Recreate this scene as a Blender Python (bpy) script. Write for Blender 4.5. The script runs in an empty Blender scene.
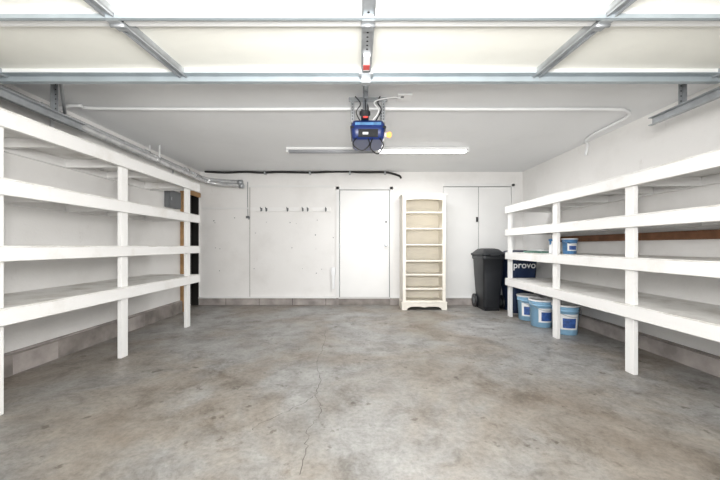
import bpy, bmesh, math, random
from mathutils import Vector, Matrix
random.seed(4)
CAMH=1.1; F=320.0
XL=-3.0; XR=3.05; YB=6.0; ZC=2.49
def P(px,py,d): return Vector(((px-360)*d/F, d, CAMH+(246-py)*d/F))

# ---------------- materials ----------------
def new_mat(name):
    m=bpy.data.materials.new(name); m.use_nodes=True
    nt=m.node_tree; b=nt.nodes['Principled BSDF']; return m,nt,b
def simple(name,col,rough=0.5,metal=0.0,var=0.06,scale=6.0,bump=0.0,bscale=60):
    m,nt,b=new_mat(name)
    b.inputs['Roughness'].default_value=rough; b.inputs['Metallic'].default_value=metal
    tc=nt.nodes.new('ShaderNodeTexCoord'); n=nt.nodes.new('ShaderNodeTexNoise')
    n.inputs['Scale'].default_value=scale; n.inputs['Detail'].default_value=6
    nt.links.new(tc.outputs['Object'],n.inputs['Vector'])
    r=nt.nodes.new('ShaderNodeValToRGB')
    r.color_ramp.elements[0].position=0.3; r.color_ramp.elements[1].position=0.7
    r.color_ramp.elements[0].color=(*[c*(1-var) for c in col],1)
    r.color_ramp.elements[1].color=(*[min(1,c*(1+var*0.4)) for c in col],1)
    nt.links.new(n.outputs['Fac'],r.inputs['Fac']); nt.links.new(r.outputs['Color'],b.inputs['Base Color'])
    if bump>0:
        n2=nt.nodes.new('ShaderNodeTexNoise'); n2.inputs['Scale'].default_value=bscale
        nt.links.new(tc.outputs['Object'],n2.inputs['Vector'])
        bp=nt.nodes.new('ShaderNodeBump'); bp.inputs['Strength'].default_value=bump; bp.inputs['Distance'].default_value=0.01
        nt.links.new(n2.outputs['Fac'],bp.inputs['Height']); nt.links.new(bp.outputs['Normal'],b.inputs['Normal'])
    return m
def emit(name,col,s):
    m,nt,b=new_mat(name); b.inputs['Base Color'].default_value=(*col,1)
    b.inputs['Emission Color'].default_value=(*col,1); b.inputs['Emission Strength'].default_value=s
    return m

def grime_white(name,col,dirt,thr0,thr1,scale=2.2,rough=0.55,scuff=0.0):
    m,nt,b=new_mat(name); b.inputs['Roughness'].default_value=rough
    tc=nt.nodes.new('ShaderNodeTexCoord')
    n=nt.nodes.new('ShaderNodeTexNoise'); n.inputs['Scale'].default_value=scale; n.inputs['Detail'].default_value=9; n.inputs['Roughness'].default_value=0.65
    nt.links.new(tc.outputs['Object'],n.inputs['Vector'])
    r=nt.nodes.new('ShaderNodeValToRGB'); e=r.color_ramp.elements
    e[0].position=thr0; e[0].color=(*col,1); e[1].position=thr1; e[1].color=(*dirt,1)
    nt.links.new(n.outputs['Fac'],r.inputs['Fac'])
    out=r.outputs['Color']
    if scuff:
        mp=nt.nodes.new('ShaderNodeMapping'); mp.inputs['Scale'].default_value=(1,1,0.5)
        nt.links.new(tc.outputs['Object'],mp.inputs['Vector'])
        s=nt.nodes.new('ShaderNodeTexNoise'); s.inputs['Scale'].default_value=5.5; s.inputs['Detail'].default_value=10; s.inputs['Roughness'].default_value=0.8
        nt.links.new(mp.outputs['Vector'],s.inputs['Vector'])
        r2=nt.nodes.new('ShaderNodeValToRGB'); q=r2.color_ramp.elements
        q[0].position=0.60; q[0].color=(1,1,1,1); q[1].position=0.72; q[1].color=(0.72,0.70,0.67,1)
        nt.links.new(s.outputs['Fac'],r2.inputs['Fac'])
        x=nt.nodes.new('ShaderNodeMix'); x.data_type='RGBA'; x.blend_type='MULTIPLY'; x.inputs['Factor'].default_value=scuff
        nt.links.new(out,x.inputs['A']); nt.links.new(r2.outputs['Color'],x.inputs['B']); out=x.outputs['Result']
    nt.links.new(out,b.inputs['Base Color'])
    n2=nt.nodes.new('ShaderNodeTexNoise'); n2.inputs['Scale'].default_value=45
    nt.links.new(tc.outputs['Object'],n2.inputs['Vector'])
    bp=nt.nodes.new('ShaderNodeBump'); bp.inputs['Strength'].default_value=0.15; bp.inputs['Distance'].default_value=0.01
    nt.links.new(n2.outputs['Fac'],bp.inputs['Height']); nt.links.new(bp.outputs['Normal'],b.inputs['Normal'])
    return m

def floor_mat():
    m,nt,b=new_mat('stained_concrete'); L=nt.links
    tc=nt.nodes.new('ShaderNodeTexCoord')
    def noise(s,d=8,r=0.6,dist=0.0):
        n=nt.nodes.new('ShaderNodeTexNoise'); n.inputs['Scale'].default_value=s; n.inputs['Detail'].default_value=d
        n.inputs['Roughness'].default_value=r; n.inputs['Distortion'].default_value=dist
        L.new(tc.outputs['Object'],n.inputs['Vector']); return n
    def ramp(n,stops):
        r=nt.nodes.new('ShaderNodeValToRGB'); e=r.color_ramp.elements
        e[0].position=stops[0][0]; e[0].color=(*stops[0][1],1); e[1].position=stops[-1][0]; e[1].color=(*stops[-1][1],1)
        for p,c in stops[1:-1]:
            k=e.new(p); k.color=(*c,1)
        L.new(n.outputs[0],r.inputs['Fac']); return r
    def mix(a,bb,fac,mode='MIX'):
        x=nt.nodes.new('ShaderNodeMix'); x.data_type='RGBA'; x.blend_type=mode
        L.new(a,x.inputs['A'])
        L.new(bb,x.inputs['B'])
        if isinstance(fac,float): x.inputs['Factor'].default_value=fac
        else: L.new(fac,x.inputs['Factor'])
        return x.outputs['Result']
    base=ramp(noise(0.75,7,0.62,0.5),[(0.34,(0.230,0.195,0.160)),(0.45,(0.268,0.243,0.213)),(0.55,(0.288,0.282,0.272)),(0.68,(0.370,0.368,0.362))])
    fine=ramp(noise(3.6,12,0.78,0.4),[(0.34,(0.53,0.505,0.48)),(0.5,(0.98,0.98,0.98)),(0.68,(1.32,1.33,1.34))])
    c=mix(base.outputs['Color'],fine.outputs['Color'],0.85,'MULTIPLY')
    spk=ramp(noise(32,8,0.75),[(0.34,(0.66,0.66,0.66)),(0.55,(1.05,1.05,1.05))])
    c=mix(c,spk.outputs['Color'],0.75,'MULTIPLY')
    st=ramp(noise(1.3,12,0.8,0.3),[(0.55,(1,1,1)),(0.62,(0.60,0.55,0.50))])
    c=mix(c,st.outputs['Color'],0.8,'MULTIPLY')
    sp=ramp(noise(7.0,4,0.6),[(0.64,(1,1,1)),(0.69,(0.42,0.38,0.34))])
    c=mix(c,sp.outputs['Color'],0.8,'MULTIPLY')
    L.new(c,b.inputs['Base Color'])
    rr=nt.nodes.new('ShaderNodeMapRange'); rr.inputs['From Min'].default_value=0.3; rr.inputs['From Max'].default_value=0.7
    rr.inputs['To Min'].default_value=0.30; rr.inputs['To Max'].default_value=0.6
    L.new(noise(1.6,6).outputs['Fac'],rr.inputs['Value']); L.new(rr.outputs['Result'],b.inputs['Roughness'])
    bp=nt.nodes.new('ShaderNodeBump'); bp.inputs['Strength'].default_value=0.25; bp.inputs['Distance'].default_value=0.006
    L.new(noise(24,8).outputs['Fac'],bp.inputs['Height']); L.new(bp.outputs['Normal'],b.inputs['Normal'])
    return m

M={}
M['wall']=grime_white('painted_drywall',(0.84,0.83,0.815),(0.76,0.745,0.725),0.48,0.78,1.6,0.55,0.5)
M['ceil']=grime_white('ceiling_paint',(0.84,0.85,0.86),(0.78,0.79,0.80),0.5,0.8,1.0)
M['floor']=floor_mat()
M['curb']=simple('curb_concrete',(0.29,0.26,0.24),0.85,0,0.45,5,0.5,30)
M['curbp']=simple('curb_painted',(0.42,0.38,0.36),0.8,0,0.45,4,0.4,30)
M['white']=grime_white('white_shelf_paint',(0.87,0.865,0.855),(0.70,0.67,0.62),0.55,0.85,3.0,0.55,0.25)
M['deck']=grime_white('worn_deck_paint',(0.82,0.81,0.79),(0.50,0.47,0.42),0.48,0.76,4.0)
M['door']=simple('door_paint',(0.84,0.84,0.83),0.4,0,0.04,2)
M['trim']=simple('trim_paint',(0.82,0.82,0.81),0.45,0,0.03,2)
M['seam']=simple('board_seam_grey',(0.45,0.44,0.42),0.7)  # grey line along the wall board joint
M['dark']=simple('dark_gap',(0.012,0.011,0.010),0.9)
M['wood']=simple('raw_wood',(0.46,0.27,0.12),0.7,0,0.3,9)
M['wood2']=simple('dark_wood',(0.24,0.11,0.055),0.7,0,0.3,9)
M['galv']=simple('galvanized_steel',(0.42,0.44,0.46),0.4,0.6,0.25,12)
M['galvp']=simple('painted_steel_strut',(0.36,0.41,0.44),0.4,0.2,0.12,8)
M['frame']=simple('door_section_frame',(0.78,0.79,0.79),0.4,0,0.05,3)
M['panel']=simple('garage_panel',(0.85,0.85,0.79),0.4,0,0.04,3)
M['alu']=simple('chrome_conduit',(0.74,0.75,0.76),0.22,0.55,0.25,12)
M['black']=simple('black_plastic',(0.012,0.013,0.016),0.4,0,0.2,8)
M['rubber']=simple('black_foam',(0.025,0.025,0.025),0.8)
M['bin']=simple('black_bin_plastic',(0.018,0.020,0.024),0.42,0,0.25,6)
M['bin2']=simple('navy_bin_plastic',(0.014,0.028,0.075),0.42,0,0.25,6)
M['blue']=simple('opener_blue',(0.010,0.028,0.14),0.35,0,0.15,8)
M['cream']=simple('cream_paint',(0.86,0.82,0.74),0.5,0,0.06,4)
M['creamd']=simple('cream_back',(0.80,0.75,0.65),0.55,0,0.06,4)
M['grey']=simple('grey_enamel',(0.16,0.17,0.18),0.45,0.2)
M['crack']=simple('dark_crack_strip',(0.10,0.09,0.08),0.9)  # dark brown strip that draws the slab cracks
M['tube_on']=emit('lit_tube',(1,1,0.98),3)
M['bulb']=emit('warm_lens',(1.0,0.42,0.10),1.3)
M['tube_off']=simple('unlit_tube',(0.42,0.43,0.46),0.3)
M['bucket']=simple('pale_blue_plastic',(0.30,0.54,0.76),0.3,0,0.12,6)
M['label']=simple('label_blue',(0.04,0.11,0.36),0.5,0,0.5,22)
M['whitep']=simple('white_plastic',(0.86,0.87,0.88),0.35)
M['red']=simple('label_red',(0.6,0.06,0.05),0.5)
M['orange']=simple('label_orange',(0.75,0.30,0.08),0.5,0,0.5,60)
M['green']=simple('green_tarp',(0.14,0.30,0.24),0.6,0,0.5,14)
M['ltblue']=simple('light_blue_print',(0.10,0.26,0.50),0.5,0,0.5,20)
M['drive']=simple('driveway_concrete',(0.62,0.60,0.57),0.85,0,0.15,3)

# ---------------- builder ----------------
class MB:
    def __init__(s,name): s.name=name; s.bm=bmesh.new(); s.mats=[]
    def mi(s,k):
        if k not in s.mats: s.mats.append(k)
        return s.mats.index(k)
    def box(s,x0,x1,y0,y1,z0,z1,k,mat=None):
        if x0>x1:x0,x1=x1,x0
        if y0>y1:y0,y1=y1,y0
        if z0>z1:z0,z1=z1,z0
        vs=[Vector((x,y,z)) for z in(z0,z1) for y in(y0,y1) for x in(x0,x1)]
        if mat is not None: vs=[mat@v for v in vs]
        v=[s.bm.verts.new(p) for p in vs]; i=s.mi(k)
        for f in((0,2,3,1),(4,5,7,6),(0,1,5,4),(2,6,7,3),(0,4,6,2),(1,3,7,5)):
            fc=s.bm.faces.new([v[j] for j in f]); fc.material_index=i
    def prism(s,pts,y0,y1,k):
        i=s.mi(k); a=[s.bm.verts.new((x,y0,z)) for x,z in pts]; b=[s.bm.verts.new((x,y1,z)) for x,z in pts]
        n=len(pts)
        s.bm.faces.new(a).material_index=i; s.bm.faces.new(b[::-1]).material_index=i
        for j in range(n):
            s.bm.faces.new([a[j],b[j],b[(j+1)%n],a[(j+1)%n]]).material_index=i
    def rings(s,rings,k,cap0=True,cap1=True,smooth=True):
        i=s.mi(k); R=[[s.bm.verts.new(p) for p in r] for r in rings]; n=len(R[0])
        for a,b in zip(R[:-1],R[1:]):
            for j in range(n):
                f=s.bm.faces.new([a[j],a[(j+1)%n],b[(j+1)%n],b[j]]); f.material_index=i; f.smooth=smooth
        if cap0: s.bm.faces.new(R[0][::-1]).material_index=i
        if cap1: s.bm.faces.new(R[-1]).material_index=i
    def lathe(s,cx,cy,prof,k,n=28,cap0=True,cap1=True):
        s.rings([[Vector((cx+r*math.cos(2*math.pi*j/n),cy+r*math.sin(2*math.pi*j/n),z)) for j in range(n)] for r,z in prof],k,cap0,cap1)
    def cyl(s,a,b,r,k,n=14):
        a=Vector(a); b=Vector(b); d=(b-a).normalized()
        u=d.orthogonal().normalized(); w=d.cross(u)
        s.rings([[p+u*r*math.cos(2*math.pi*j/n)+w*r*math.sin(2*math.pi*j/n) for j in range(n)] for p in(a,b)],k)
    def tube(s,pts,r,k,n=10,sub=6,smooth=True):
        pts=[Vector(p) for p in pts]
        if smooth and len(pts)>2:
            o=[]
            q=[pts[0]]+pts+[pts[-1]]
            for a in range(1,len(q)-2):
                for t in range(sub):
                    u=t/sub; p0,p1,p2,p3=q[a-1],q[a],q[a+1],q[a+2]
                    o.append(0.5*((2*p1)+(p2-p0)*u+(2*p0-5*p1+4*p2-p3)*u*u+(3*p1-p0-3*p2+p3)*u**3))
            o.append(pts[-1]); pts=o
        rg=[]; u=None
        for j,p in enumerate(pts):
            d=(pts[min(j+1,len(pts)-1)]-pts[max(j-1,0)]).normalized()
            if u is None: u=d.orthogonal().normalized()
            u=(u-d*u.dot(d)).normalized(); w=d.cross(u)
            rg.append([p+u*r*math.cos(2*math.pi*t/n)+w*r*math.sin(2*math.pi*t/n) for t in range(n)])
        s.rings(rg,k)
    def rrect(s,cx,cy,z,hx,hy,r,n=5):
        o=[]
        for q,(sx,sy) in enumerate(((1,1),(-1,1),(-1,-1),(1,-1))):
            for t in range(n+1):
                a=math.pi/2*(q+t/n)
                o.append(Vector((cx+sx*(hx-r)+r*math.cos(a),cy+sy*(hy-r)+r*math.sin(a),z)))
        return o
    def text(s,txt,size,mat4,k):
        cu=bpy.data.curves.new('t','FONT'); cu.body=txt; cu.size=size; cu.extrude=0.001; cu.offset=0.002; cu.align_x='CENTER'
        ob=bpy.data.objects.new('t',cu); bpy.context.collection.objects.link(ob)
        bpy.context.view_layer.update()
        dg=bpy.context.evaluated_depsgraph_get(); me=bpy.data.meshes.new_from_object(ob.evaluated_get(dg))
        me.transform(mat4); i=s.mi(k); n0=len(s.bm.faces); s.bm.from_mesh(me); s.bm.faces.ensure_lookup_table()
        for f in s.bm.faces[n0:]: f.material_index=i
        bpy.data.objects.remove(ob)
    def done(s,bevel=0,xf=None):
        bmesh.ops.recalc_face_normals(s.bm,faces=s.bm.faces[:])
        me=bpy.data.meshes.new(s.name); s.bm.to_mesh(me); s.bm.free()
        if xf is not None: me.transform(xf)
        for k in s.mats: me.materials.append(M[k])
        ob=bpy.data.objects.new(s.name,me); bpy.context.collection.objects.link(ob)
        if bevel:
            b=ob.modifiers.new('bevel','BEVEL'); b.width=bevel; b.segments=2; b.limit_method='ANGLE'; b.angle_limit=math.radians(50)
        return ob

# ---------------- shell ----------------
o=MB('floor'); o.box(XL-0.6,XR+0.15,-0.3,YB+0.15,-0.15,0,'floor'); o.done()
# hairline cracks in the slab
o=MB('floor_crack'); i=o.mi('crack')
for key in ([(330,326),(345,324),(362,316),(380,320),(395,316),(412,322),(430,308),(450,306),(478,300)],[(395,316),(405,300),(422,262),(431,250)]):
    pts=[]
    for (a,b) in zip(key[:-1],key[1:]):
        for t in range(6):
            u=t/6; py=a[0]+(b[0]-a[0])*u; px=a[1]+(b[1]-a[1])*u; y=F*CAMH/(py-246); pts.append(((px-360)*y/F+random.uniform(-.012,.012),y+random.uniform(-.01,.01)))
    prev=None
    for x,y in pts:
        w=random.uniform(0.0008,0.0024); p=[o.bm.verts.new((x-w,y,0.0006)),o.bm.verts.new((x+w,y,0.0006))]
        if prev: f=o.bm.faces.new([prev[0],prev[1],p[1],p[0]]); f.material_index=i
        prev=p
o.done()
o=MB('ground_driveway'); o.box(-9,9,-16,-0.302,-0.17,-0.02,'drive'); o.done()
o=MB('ceiling'); o.box(XL-0.15,XR+0.15,-0.3,YB+0.15,ZC,ZC+0.15,'ceil'); o.done()
o=MB('wall_back'); o.box(XL,XR,YB,YB+0.15,0,ZC,'wall'); o.done()
o=MB('wall_left')
o.box(XL-0.15,XL,-0.15,5.42,0,ZC,'wall'); o.box(XL-0.15,XL,5.42,5.96,2.06,ZC,'wall'); o.box(XL-0.15,XL,5.96,YB+0.15,0,ZC,'wall'); o.done()
o=MB('wall_right'); o.box(XR,XR+0.15,-0.15,YB+0.15,0,ZC,'wall'); o.done()
o=MB('wall_front')
o.box(XL-0.15,-2.46,-0.3,-0.152,0,ZC,'wall'); o.box(2.46,XR+0.15,-0.3,-0.152,0,ZC,'wall'); o.box(-2.46,2.46,-0.3,-0.152,2.14,ZC,'wall'); o.done()
# side doorway: raw timber jambs, near-black boards behind paint in the opening's darkness
o=MB('door_2')
o.box(XL+0.001,XL+0.05,5.335,5.42,0.0,2.08,'wood')
o.box(XL+0.001,XL+0.04,5.42,5.95,2.0,2.08,'wood')
o.box(XL+0.001,XL+0.035,5.50,5.57,0.0,2.0,'wood2')
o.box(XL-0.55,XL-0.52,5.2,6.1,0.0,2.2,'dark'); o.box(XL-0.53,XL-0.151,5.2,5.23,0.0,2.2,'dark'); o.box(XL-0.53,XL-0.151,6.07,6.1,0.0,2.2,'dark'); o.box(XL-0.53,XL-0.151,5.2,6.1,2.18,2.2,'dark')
o.box(XL-0.14,XL-0.002,5.945,5.959,0.0,2.055,'dark')
o.box(XL-0.148,XL-0.003,5.421,5.43,0.0,2.055,'dark')
o.done(0.003)
# curbs
o=MB('baseboard_left'); o.box(XL,XL+0.05,-0.14,5.32,0,0.18,'curb'); o.box(XL,XL+0.035,-0.14,5.32,0.18,0.195,'curbp')
for i in range(12):
    y=0.2+i*0.42; o.box(XL+0.0495,XL+0.052,y,y+0.408,0.005,0.17,'curbp' if i%3==0 else 'curb')
o.done(0.006)
o=MB('baseboard_right'); o.box(XR-0.05,XR,-0.14,5.93,0,0.15,'curbp'); o.box(XR-0.035,XR,-0.14,5.93,0.15,0.165,'curb'); o.done(0.006)
o=MB('baseboard_back')
o.box(XL+0.001,-0.40,5.955,YB,0,0.13,'curbp'); o.box(-0.40,0.56,5.965,YB,0,0.11,'curb'); o.box(0.56,XR-0.051,5.955,YB,0,0.13,'curbp')
o.box(XL+0.001,-0.44,5.93,YB,0.128,0.15,'trim'); o.box(0.58,XR-0.051,5.94,YB,0.128,0.15,'trim')
x=XL+0.5
while x<-0.5: o.box(x,x+0.008,5.952,5.96,0,0.127,'dark'); x+=0.62
o.done(0.004)

zb=0.14
o=MB('door_1')
x0,x1=-0.375,0.545; zt=2.14
o.box(x0-0.012,x1+0.012,5.990,YB,zb,zt+0.012,'grey')  # grey backing wider than the slab paints its thin shadow outline
o.box(x0,x1,5.972,5.991,zb,zt,'door')
o.box(x0-0.07,x0-0.014,5.975,YB,0.11,zt+0.07,'trim'); o.box(x1+0.014,x1+0.07,5.975,YB,0.11,zt+0.07,'trim'); o.box(x0-0.07,x1+0.07,5.975,YB,zt+0.014,zt+0.07,'trim')
o.cyl((x1-0.06,5.972,1.55),(x1-0.06,5.94,1.55),0.018,'grey')
o.cyl((x1-0.06,5.972,1.12),(x1-0.06,5.962,1.12),0.032,'galv',18); o.cyl((x1-0.06,5.962,1.12),(x1-0.06,5.93,1.12),0.012,'galv'); o.cyl((x1-0.06,5.935,1.12),(x1-0.06,5.90,1.12),0.026,'galv',18)
for z in(0.4,1.1,1.9): o.box(x0-0.012,x0+0.004,5.966,5.975,z-0.04,z+0.04,'galv')
o.done(0.002)
o=MB('door_3')
x0,x1=1.56,2.82; zt=2.2; xm=2.215
o.box(x0,x1,5.990,YB,zb,zt+0.012,'grey')
o.box(x0,xm-0.005,5.974,5.991,zb,zt,'door'); o.box(xm+0.005,x1,5.974,5.991,zb,zt,'door')
o.box(x1+0.01,x1+0.07,5.975,YB,0.152,zt+0.06,'trim'); o.box(x0,x1+0.07,5.975,YB,zt+0.014,zt+0.07,'trim')
o.box(xm-0.05,xm-0.02,5.95,5.974,1.55,1.64,'black'); o.done(0.002)

o=MB('trim_1')
o.box(-2.07,-2.058,5.993,YB,0.15,2.2,'seam'); o.box(-2.96,-0.46,5.985,YB,2.2,2.235,'trim'); o.box(-2.96,-2.07,5.98,YB,1.79,1.82,'trim'); o.done()
o=MB('coat_hook_rail')
o.box(-2.05,-0.55,5.975,YB-0.001,1.745,1.82,'white')
for px in(267,288,303,326,262,308):
    x=(px-360)/53.3
    o.box(x-0.015,x+0.015,5.968,5.976,1.755,1.81,'grey')
    o.tube([(x,5.97,1.79),(x,5.92,1.785),(x,5.90,1.82)],0.007,'grey',6)
    o.tube([(x,5.97,1.765),(x,5.945,1.745),(x,5.925,1.765)],0.007,'grey',6)
o.done()
o=MB('hanging_cord')
o.tube([(-2.10,5.985,2.30),(-2.10,5.985,2.0),(-2.095,5.985,1.66),(-2.08,5.985,1.60),(-2.06,5.985,1.64)],0.006,'grey',6)
o.box(-2.13,-2.07,5.97,YB-0.001,1.62,1.66,'grey'); o.done()
o=MB('wall_outlet_box')
o.box(-0.52,-0.47,5.955,5.999,0.30,0.68,'whitep'); o.box(-0.535,-0.455,5.95,5.999,0.56,0.70,'whitep'); o.done(0.004)
o=MB('wall_anchors')
for _ in range(20):
    x=random.uniform(-2.9,-0.5); z=random.choice([1.5,1.55,1.3,1.2,1.0,0.9,0.6])+random.uniform(-0.08,0.08)
    o.cyl((x,5.996,z),(x,YB-0.0005,z),random.uniform(0.005,0.011),'grey',8)
o.done()
o=MB('insulated_line')
pts=[P(px,py,5.93) for px,py in((205,171.5),(225,172.5),(240,172),(250,172),(262,172.6),(280,172),(310,172.5),(340,171.5),(365,172.3),(385,172.2),(394,174),(400,176))]
o.tube(pts,0.020,'rubber',10); o.tube([P(400,176,5.93),P(401,178,5.96)],0.018,'rubber',8)
for px in(265,310,350,385): p=P(px,172,5.93); o.box(p.x-0.012,p.x+0.012,5.90,YB-0.001,p.z-0.04,p.z+0.04,'galv')
o.done()
for i,(x,z,r,e) in enumerate(((-2.90,2.36,0.045,-2.2),(-2.76,2.28,0.036,-2.14))):
    o=MB('metal_conduit_pipe')
    o.tube([(x,-0.1,z),(x,2.0,z),(x,4.0,z-0.01),(x,5.6-0.1*i,z-0.02),(x+0.06,5.82-0.1*i,z-0.04),(x+0.22,5.91-0.10*i,z-0.06),(e,5.91-0.10*i,z-0.09)],r,'alu',16)
    for y in(1.5,2.9,4.3,5.3): o.cyl((x,y,z-0.005),(x,y+0.07,z-0.005),r+0.007,'alu',16)
    o.cyl((e-0.05,5.91-0.10*i,z-0.09),(e+0.03,5.91-0.10*i,z-0.09),r+0.007,'galv',14)
    for y in(2.2,4.4): o.box(x-0.006,x+0.006,y,y+0.02,z+r-0.003,ZC-0.001,'frame')
    o.done()
# ---------------- shelves ----------------
def shelf(xf,xw,posts,y0,y1,levels,ztop):
    s=1 if xw>xf else -1
    o=MB('wooden_storage_shelf')
    for y in posts:
        o.box(xf,xf+s*0.04,y-0.045,y+0.045,0,ztop,'white')
    for (zt,zb) in levels:
        o.box(xf-s*0.038,xf,y0,y1,zb,zt,'white')
        o.box(xf-s*0.036,xw-s*0.002,y0+0.002,y1-0.002,zt,zt+0.012,'deck')
        o.box(xw-s*0.04,xw-s*0.002,y0,y1,zb+0.02,zt,'white')
        for y in posts:
            if y+0.084<y1-0.041: o.box(xf,xw-s*0.04,y+0.046,y+0.084,zb+0.02,zt,'white')
        for a,b in zip(posts[:-1],posts[1:]):
            m=(a+b)/2; o.box(xf,xw-s*0.04,m-0.019,m+0.019,zb+0.03,zt,'white')
        o.box(xf+s*0.041,xw-s*0.04,y1-0.04,y1-0.002,zb+0.02,zt,'white')
    return o
o=shelf(-2.33,XL,[0.95,2.05,3.17,4.35],0.4,4.58,[(1.975,1.87),(1.53,1.43),(1.09,1.0),(0.685,0.585)],1.97); o.done(0.004)
o=shelf(2.33,XR,[1.62,2.77,3.83,5.01],0.4,5.06,[(1.71,1.61),(1.355,1.26),(0.99,0.895),(0.585,0.485)],1.71)
o.box(XR-0.045,XR-0.0025,1.5,5.0,1.16,1.24,'wood2'); o.done(0.004)

# ---------------- garage door ----------------
XF=Matrix.Translation((0,2.17,2.25))@Matrix.Rotation(math.radians(4.2),4,'X')
o=MB('overhead_garage_door')
secs=[(-0.0,-0.60),(-0.605,-1.16),(-1.165,-1.66),(-1.665,-2.13)]
for a,b in secs:
    o.box(-2.44,2.44,b,a,0.03,0.07,'panel')
    o.box(-2.44,2.44,a-0.045,a,0.0,0.03,'frame'); o.box(-2.44,2.44,b,b+0.045,0.0,0.03,'frame')
    for x in(-2.40,-1.19,0,1.19,2.40):
        w=0.024 if x else 0.032; x=x+(0.04 if x==0 else 0)
        o.box(x-w,x+w,b+0.004,a-0.01,-0.004,0.03,'galv'); o.box(x-w,x-w+0.007,b+0.004,a-0.01,-0.016,0.0,'galv'); o.box(x+w-0.007,x+w,b+0.004,a-0.01,-0.016,0.0,'galv')
    for x in(-2.40,-1.19,0.04,1.19,2.40):
        o.box(x-0.03,x+0.03,b-0.04,b+0.05,-0.022,-0.014,'galv'); o.cyl((x-0.035,b-0.002,-0.024),(x+0.035,b-0.002,-0.024),0.008,'galv',10)
    o.box(-2.44,2.44,b-0.004,b+0.0,0.0,0.03,'dark')
o.box(-2.44,2.44,-0.005,0.012,-0.045,0.07,'galvp'); o.box(-2.44,2.44,-0.03,-0.005,-0.045,-0.040,'galvp'); o.box(-2.44,2.44,-0.06,-0.012,-0.004,0.002,'galvp')
o.box(-2.44,2.44,-0.655,-0.635,-0.02,0.0,'galvp')
o.box(0.02,0.06,-0.30,-0.12,-0.02,-0.004,'whitep'); o.box(0.02,0.06,-0.20,-0.14,-0.023,-0.02,'red')
o.box(-0.09,-0.02,-0.86,-0.72,0.026,0.03,'whitep'); o.box(-0.085,-0.025,-0.79,-0.73,0.024,0.026,'orange')
o.box(0.09,0.16,-0.84,-0.71,0.026,0.03,'whitep'); o.box(0.095,0.155,-0.83,-0.76,0.024,0.026,'orange')
for j in range(9): o.cyl((0.04,-0.35-j*0.04,-0.004),(0.04,-0.35-j*0.04,-0.0055),0.006,'dark',8)
o.box(-0.005,0.085,-0.09,0.0,-0.024,-0.016,'galv')
o.box(0.01,0.07,-0.035,0.014,-0.055,-0.02,'galv')
for x in(-2.47,2.47):
    for a,b in secs: o.cyl((x*0.985,b,-0.03),(x*1.005,b,-0.03),0.006,'galv',8)
o.done(0,XF)
for sx in(-1,1):
    o=MB('garage_door_track')
    X=2.52*sx; z=2.17; y1=2.76 if sx>0 else 2.9
    o.box(X+0.0,X+sx*0.006,0.15,y1,z-0.03,z+0.03,'galv'); o.box(X-sx*0.035,X,0.15,y1,z-0.034,z-0.028,'galv'); o.box(X-sx*0.035,X,0.15,y1,z+0.028,z+0.034,'galv')
    o.box(X+sx*0.007,X+sx*0.010,0.15,y1,z-0.022,z+0.045,'galv'); o.box(X+sx*0.007,X+sx*0.045,0.15,y1,z+0.04,z+0.045,'galv')
    pts=[(X,0.15,z)]+[(X,0.15-0.25*math.sin(a),z-0.25*(1-math.cos(a))) for a in[math.pi/2*k/6 for k in range(1,7)]]+[(X,-0.10,0.02)]
    for a,b in zip(pts[:-1],pts[1:]): o.cyl(a,b,0.02,'galv',8)
    hy=y1-0.22
    o.box(X+sx*0.010,X+sx*0.045,hy,hy+0.004,z,ZC-0.001,'galv'); o.box(X+sx*0.042,X+sx*0.046,hy-0.03,hy+0.004,z,ZC-0.001,'galv')
    for k in range(6): o.cyl((X+sx*0.028,hy-0.001,z+0.08+k*0.04),(X+sx*0.028,hy-0.0005,z+0.08+k*0.04),0.006,'dark',6)
    o.done()

# ---------------- opener ----------------
o=MB('garage_door_opener')
yo=2.95; z0,z1=2.09,2.27; cx=0.075
o.rings([o.rrect(cx,yo+0.2,z0+0.0,0.13,0.17,0.04),o.rrect(cx,yo+0.2,z0+0.02,0.150,0.20,0.04),o.rrect(cx,yo+0.2,z1-0.05,0.158,0.205,0.04),o.rrect(cx,yo+0.2,z1-0.01,0.145,0.19,0.04),o.rrect(cx,yo+0.2,z1,0.13,0.17,0.04)],'blue')
o.box(cx-0.165,cx+0.165,yo+0.0,yo+0.39,z0+0.10,z0+0.118,'black')
o.box(cx-0.09,cx+0.09,yo-0.012,yo+0.02,z0+0.015,z0+0.085,'black'); o.box(cx-0.05,cx+0.0,yo-0.016,yo-0.01,z0+0.035,z0+0.055,'whitep')
o.box(cx-0.12,cx+0.12,yo-0.006,yo+0.02,z0+0.125,z0+0.150,'ltblue')
# lamp socket + small warm bulb on the side
o.cyl((cx+0.15,yo+0.10,z0+0.07),(cx+0.175,yo+0.10,z0+0.07),0.022,'whitep',14)
o.rings([[Vector((cx+0.175+d,yo+0.10+r*math.cos(2*math.pi*j/16),z0+0.07+r*math.sin(2*math.pi*j/16))) for j in range(16)] for d,r in((0,0.014),(0.012,0.022),(0.028,0.029),(0.042,0.025),(0.052,0.010))],'bulb')
o.box(cx-0.05,cx-0.01,-0.148,yo+0.05,2.335,2.375,'galv'); o.box(cx-0.065,cx+0.005,yo-0.05,yo+0.2,z1-0.005,2.34,'black')
o.cyl((cx-0.03,yo+0.0,2.31),(cx-0.03,yo+0.0,2.335),0.05,'black',18)
o.box(cx-0.06,cx+0.0,2.22,2.40,2.30,2.335,'black')
o.tube([(cx-0.03,2.34,2.31),(cx-0.04,2.30,2.24),(0.04,2.24,2.20),(0.04,2.19,2.205)],0.012,'grey',8)
o.box(cx-0.045,cx-0.015,2.55,2.62,2.28,2.336,'grey')
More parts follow.
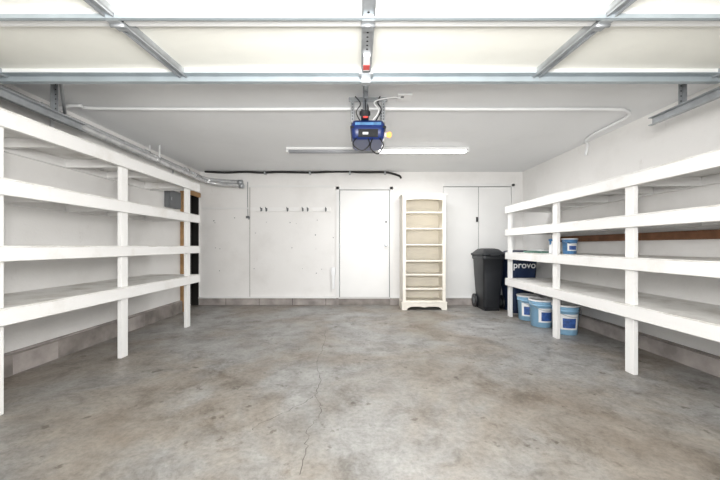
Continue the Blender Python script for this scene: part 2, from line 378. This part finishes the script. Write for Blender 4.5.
for sx in(-1,1):
    X=cx+sx*0.145
    for yy in(yo+0.05,yo+0.33):
        o.box(X-0.016,X+0.016,yy,yy+0.003,z1-0.02,ZC-0.001,'galv')
        for k in range(7): o.cyl((X,yy-0.001,z1+0.02+k*0.028),(X,yy-0.0005,z1+0.02+k*0.028),0.006,'dark',6)
    o.box(X-0.016,X+0.016,yo+0.03,yo+0.36,z1-0.02,z1-0.002,'galv')
o.box(cx-0.18,cx+0.18,yo+0.04,yo+0.06,ZC-0.035,ZC-0.001,'galv')
o.tube([(cx-0.10,yo+0.02,z0+0.02),(cx-0.14,yo,z0-0.05),(cx-0.06,yo,z0-0.11),(cx+0.01,yo,z0-0.06),(cx+0.0,yo+0.02,z0+0.01)],0.006,'black',6)
o.tube([(cx+0.04,yo+0.02,z0+0.01),(cx+0.02,yo-0.02,z0-0.09),(cx+0.09,yo,z0-0.14),(cx+0.14,yo,z0-0.06),(cx+0.10,yo+0.02,z0+0.02)],0.006,'black',6)
o.tube([(cx-0.03,2.58,2.29),(cx-0.032,2.58,2.25),(cx-0.03,2.58,2.20),(cx-0.03,2.58,2.15)],0.005,'black',6); o.cyl((cx-0.05,2.58,2.14),(cx-0.01,2.58,2.14),0.008,'red',8)
o.tube([(cx+0.02,yo+0.1,z1),(cx+0.10,yo+0.05,z1+0.09),(cx+0.06,yo,z1+0.16),(cx+0.22,yo-0.02,ZC-0.03),(cx+0.3,yo+0.02,ZC-0.02)],0.006,'whitep',6)
o.tube([(cx-0.06,yo+0.1,z1),(cx-0.11,yo+0.02,z1+0.07),(cx-0.07,yo,z1+0.14),(cx-0.12,yo,ZC-0.01)],0.005,'black',6)
o.tube([(cx-0.02,yo+0.1,z1),(cx-0.0,yo+0.0,z1+0.1),(cx-0.03,yo,z1+0.18),(cx-0.02,yo,ZC-0.01)],0.007,'black',6)
o.tube([(cx+0.06,yo+0.1,z1),(cx+0.12,yo+0.0,z1+0.08),(cx+0.09,yo,z1+0.15),(cx+0.11,yo,ZC-0.01)],0.006,'black',6)
o.done()
o=MB('ceiling_outlet'); o.box(cx+0.27,cx+0.40,yo-0.04,yo+0.08,ZC-0.018,ZC-0.001,'whitep'); o.box(cx+0.30,cx+0.33,yo-0.02,yo+0.01,ZC-0.022,ZC-0.017,'grey'); o.done(0.003)

o=MB('fluorescent_light_fixture')
yf=4.55; x0,x1=-1.04,1.53
o.box(x0,x1,yf-0.06,yf+0.06,ZC-0.035,ZC-0.001,'frame')
for a,b,k in((x0+0.03,0.22,'tube_off'),(0.27,x1-0.03,'tube_on')):
    for dy in(-0.035,0.035): o.cyl((a,yf+dy,ZC-0.05),(b,yf+dy,ZC-0.05),0.014,k,12)
for x in(x0,0.22,x1-0.03): o.box(x,x+0.03,yf-0.06,yf+0.06,ZC-0.07,ZC-0.03,'frame')
o.done()
o=MB('flexible_white_conduit')
zc=ZC-0.022
o.tube([(-2.72,3.12,zc),(-2.6,3.18,zc),(-1.2,3.2,zc),(0,3.19,zc),(1.2,3.2,zc),(2.45,3.2,zc),(2.68,3.24,zc),(2.82,3.36,zc),(2.85,3.6,zc),(2.86,3.9,zc),(2.93,4.15,zc),(3.02,4.25,zc-0.03),(3.03,4.3,zc-0.15)],0.016,'whitep',8)
o.tube([(-2.72,3.12,zc),(-2.86,3.1,zc-0.02),(-2.97,3.1,zc-0.1),(-2.98,3.1,zc-0.3)],0.016,'whitep',8)
o.done()
o=MB('ceiling_brace'); o.box(-2.30,-2.26,2.4,2.44,2.46,ZC-0.001,'galv'); o.cyl((-2.28,2.42,2.46),(-2.49,2.70,2.22),0.012,'galv',8); o.done()
o=MB('electrical_panel')
o.box(XL+0.001,XL+0.07,4.90,5.24,1.70,1.97,'grey'); o.box(XL+0.07,XL+0.078,4.92,5.22,1.72,1.95,'grey'); o.box(XL+0.078,XL+0.09,4.94,4.96,1.81,1.86,'galv')
o.cyl((XL+0.035,5.07,1.97),(XL+0.035,5.07,2.30),0.013,'galv',10); o.done(0.004)

# ---------------- bookcase ----------------
o=MB('bookcase')
x0,x1=0.735,1.475; yf_,yb=5.5,5.92; H=2.0; t=0.022
o.box(x0,x0+t,yf_+0.02,yb,0.0,H-0.03,'cream'); o.box(x1-t,x1,yf_+0.02,yb,0,H-0.03,'cream')
o.box(x0+t,x1-t,yb-0.012,yb-0.002,0.1,H-0.03,'creamd')
o.box(x0,x1,yf_+0.02,yb,H-0.04,H-0.02,'cream'); o.box(x0-0.02,x1+0.02,yf_-0.01,yb,H-0.02,H,'cream'); o.box(x0-0.01,x1+0.01,yf_+0.005,yb,H-0.035,H-0.02,'cream')
for sx in(0,1):
    a=x0 if sx==0 else x1-0.055
    o.box(a,a+0.055,yf_,yf_+0.022,0.12,H-0.035,'cream')
pts=[(x0+0.055,H-0.035),(x0+0.055,H-0.115)]
for k in range(13):
    u=k/12; pts.append((x0+0.055+0.02+(x1-x0-0.15)*u,H-0.105+0.012*math.sin(math.pi*u)))
pts+=[(x1-0.055,H-0.115),(x1-0.055,H-0.035)]
o.prism(pts,yf_,yf_+0.02,'cream')
for z in(1.68,1.40,1.12,0.84,0.60,0.355): o.box(x0+t,x1-t,yf_+0.025,yb-0.012,z-0.011,z+0.011,'cream')
o.box(x0+t,x1-t,yf_+0.01,yb-0.012,0.13,0.15,'cream')
a,b=x0-0.018,x1+0.018
pts=[(a,0.13),(a,0),(a+0.09,0),(a+0.10,0.03),(a+0.15,0.055),(a+0.2,0.06),((a+b)/2-0.08,0.06),((a+b)/2,0.045),((a+b)/2+0.08,0.06),(b-0.2,0.06),(b-0.15,0.055),(b-0.10,0.03),(b-0.09,0),(b,0),(b,0.13)]
o.prism(pts[::-1],yf_-0.018,yf_+0.004,'cream')
o.box(a,x0,yf_,yb,0.0,0.13,'cream'); o.box(x1,b,yf_,yb,0.0,0.13,'cream'); o.box(a-0.004,b+0.004,yf_-0.024,yf_+0.01,0.125,0.142,'cream')
o.done(0.003)

# ---------------- trash bins ----------------
def bin_(cx,cy,mat,sw,h,txt,lidmat=None):
    lidmat=lidmat or mat
    o=MB('wheeled_trash_bin'); k=h/1.055
    R=lambda z,hx,hy,r: o.rrect(cx,cy,z*k,hx*sw,hy,r)
    o.rings([R(0.03,0.25,0.19,0.04),R(0.06,0.26,0.20,0.05),R(0.60,0.31,0.25,0.05),R(0.86,0.325,0.27,0.05),R(0.87,0.35,0.285,0.05),R(0.93,0.355,0.29,0.05)],mat)
    o.rings([R(0.935,0.365,0.295,0.05),R(0.96,0.37,0.30,0.05),R(0.985,0.33,0.27,0.05),R(1.04,0.25,0.18,0.05),R(1.055,0.15,0.11,0.04)],lidmat)
    for q in range(5):
        xx=cx+(-0.2+q*0.1)*sw; o.box(xx-0.008,xx+0.008,cy-0.205,cy-0.15,0.08,0.2,mat)
    o.box(cx-0.14*sw,cx+0.14*sw,cy-0.325,cy-0.29,0.93*k,0.955*k,lidmat)
    o.cyl((cx-0.36*sw,cy+0.28,0.95*k),(cx+0.36*sw,cy+0.28,0.95*k),0.02,mat)
    for s in(-1,1):
        X=cx+s*0.26*sw
        o.cyl((X,cy+0.2,0.12),(X+s*0.035,cy+0.2,0.12),0.12,'black',24); o.cyl((X+s*0.035,cy+0.2,0.12),(X+s*0.039,cy+0.2,0.12),0.06,'grey',18)
    o.cyl((cx-0.27*sw,cy+0.2,0.12),(cx+0.27*sw,cy+0.2,0.12),0.012,'galv')
    o.box(cx-0.24*sw,cx+0.24*sw,cy-0.18,cy+0.18,0.0,0.031,mat)
    if txt: o.text(txt,0.15,Matrix.Translation((cx-0.02,cy-0.274,0.745))@Matrix.Rotation(math.radians(94),4,'X'),'whitep')
    o.done()
bin_(2.235,5.60,'bin',0.53,1.06,None)
bin_(2.665,5.42,'bin2',0.62,1.03,'provo')

def bucket(x,y,h=0.37,rot=0,body='bucket',z00=0.0,sc=1.0,name='plastic_bucket'):
    o=MB(name)
    o.lathe(x,y,[(0.12,0.0),(0.128,0.004),(0.142,h-0.08),(0.15,h-0.078),(0.15,h-0.07),(0.143,h-0.068),(0.144,h-0.05),(0.152,h-0.048),(0.152,h-0.04),(0.146,h-0.038),(0.147,h-0.012)],body,32)
    o.lathe(x,y,[(0.157,h-0.022),(0.159,h-0.018),(0.159,h-0.002),(0.154,h),(0.148,h),(0.145,h-0.006),(0.01,h-0.006)],'whitep',32)
    n=14
    for(a0,a1,zz0,zz1,k,dr) in((-2.6,-1.0,0.07,h-0.11,'whitep',0.001),(-2.35,-1.25,0.09,h-0.16,'label',0.002)):
        i=o.mi(k); prev=None
        for j in range(n+1):
            a=a0+(a1-a0)*j/n+rot
            rz=lambda z:0.128+(0.142-0.128)*(z/(h-0.08))+dr
            p=[o.bm.verts.new((x+rz(z)*math.cos(a),y+rz(z)*math.sin(a),z)) for z in(zz0,zz1)]
            if prev:
                f=o.bm.faces.new([prev[0],p[0],p[1],prev[1]]); f.material_index=i
            prev=p
    hp=[(x+0.158*math.cos(t),y-0.02-0.155*math.sin(t),h-0.045-0.09*math.sin(t)) for t in[math.pi*k/10 for k in range(11)]]
    o.tube(hp,0.003,'galv',6,3)
    xf=Matrix.Translation((x,y,z00))@Matrix.Scale(sc,4)@Matrix.Translation((-x,-y,0))
    return o.done(0,xf)
bucket(2.60,4.05); bucket(2.50,4.42,0.37,0.3); bucket(2.52,4.80,0.37,-0.1)

zs=1.0025
bucket(2.60,3.97,0.34,0.15,'ltblue',zs,0.56,'paint_pail')
o=MB('spray_bottle')
o.lathe(2.50,4.16,[(0.035,zs),(0.04,zs+0.01),(0.04,zs+0.10),(0.015,zs+0.14),(0.015,zs+0.16)],'whitep',20); o.box(2.46,2.52,4.145,4.175,zs+0.16,zs+0.19,'ltblue'); o.box(2.47,2.48,4.15,4.17,zs+0.11,zs+0.16,'ltblue'); o.done()
o=MB('folded_tarp')
rg=[]
for k,(zz,hx,hy) in enumerate(((0,0.15,0.22),(0.012,0.16,0.24),(0.022,0.15,0.23),(0.026,0.12,0.20),(0.04,0.13,0.19),(0.05,0.09,0.14))):
    r=o.rrect(2.62,4.62,zs+zz,hx,hy,0.06)
    rg.append([v+Vector((random.uniform(-.012,.012),random.uniform(-.012,.012),0 if k==0 else random.uniform(-.003,.003))) for v in r])
o.rings(rg[:3],'green'); o.rings(rg[3:],'whitep'); o.done()

# ---------------- light ----------------
w=bpy.data.worlds.new('World'); bpy.context.scene.world=w; w.use_nodes=True
bg=w.node_tree.nodes['Background']; bg.inputs['Color'].default_value=(0.97,0.98,1.0,1); bg.inputs['Strength'].default_value=2.2
def alight(name,loc,rot,sx,sy,e,col=(1,1,1)):
    l=bpy.data.lights.new(name,'AREA'); l.shape='RECTANGLE'; l.size=sx; l.size_y=sy; l.energy=e; l.color=col
    ob=bpy.data.objects.new(name,l); ob.location=loc; ob.rotation_euler=rot; bpy.context.collection.objects.link(ob); return ob
alight('fluorescent_lamp',(0.9,4.55,ZC-0.09),(0,0,0),1.2,0.1,42)
# added fill light above the camera, only there to brighten ceiling and back wall
alight('added_fill_light',(0,0.05,1.55),(math.radians(108),0,0),0.7,0.5,122,(1,0.985,0.96))
sun=bpy.data.lights.new('sun','SUN'); sun.energy=4.8; sun.angle=math.radians(1); sun.color=(1,0.96,0.9)
so=bpy.data.objects.new('sun',sun); so.rotation_euler=(math.radians(-35),0,0); bpy.context.collection.objects.link(so)

cam=bpy.data.cameras.new('camera'); cam.lens=16; cam.sensor_width=36; cam.shift_y=6/720; cam.clip_start=0.02
co=bpy.data.objects.new('camera',cam); co.location=(0,0,CAMH); co.rotation_euler=(math.pi/2,0,0); bpy.context.collection.objects.link(co)
sc=bpy.context.scene; sc.camera=co
sc.view_settings.view_transform='Standard'; sc.view_settings.look='None'
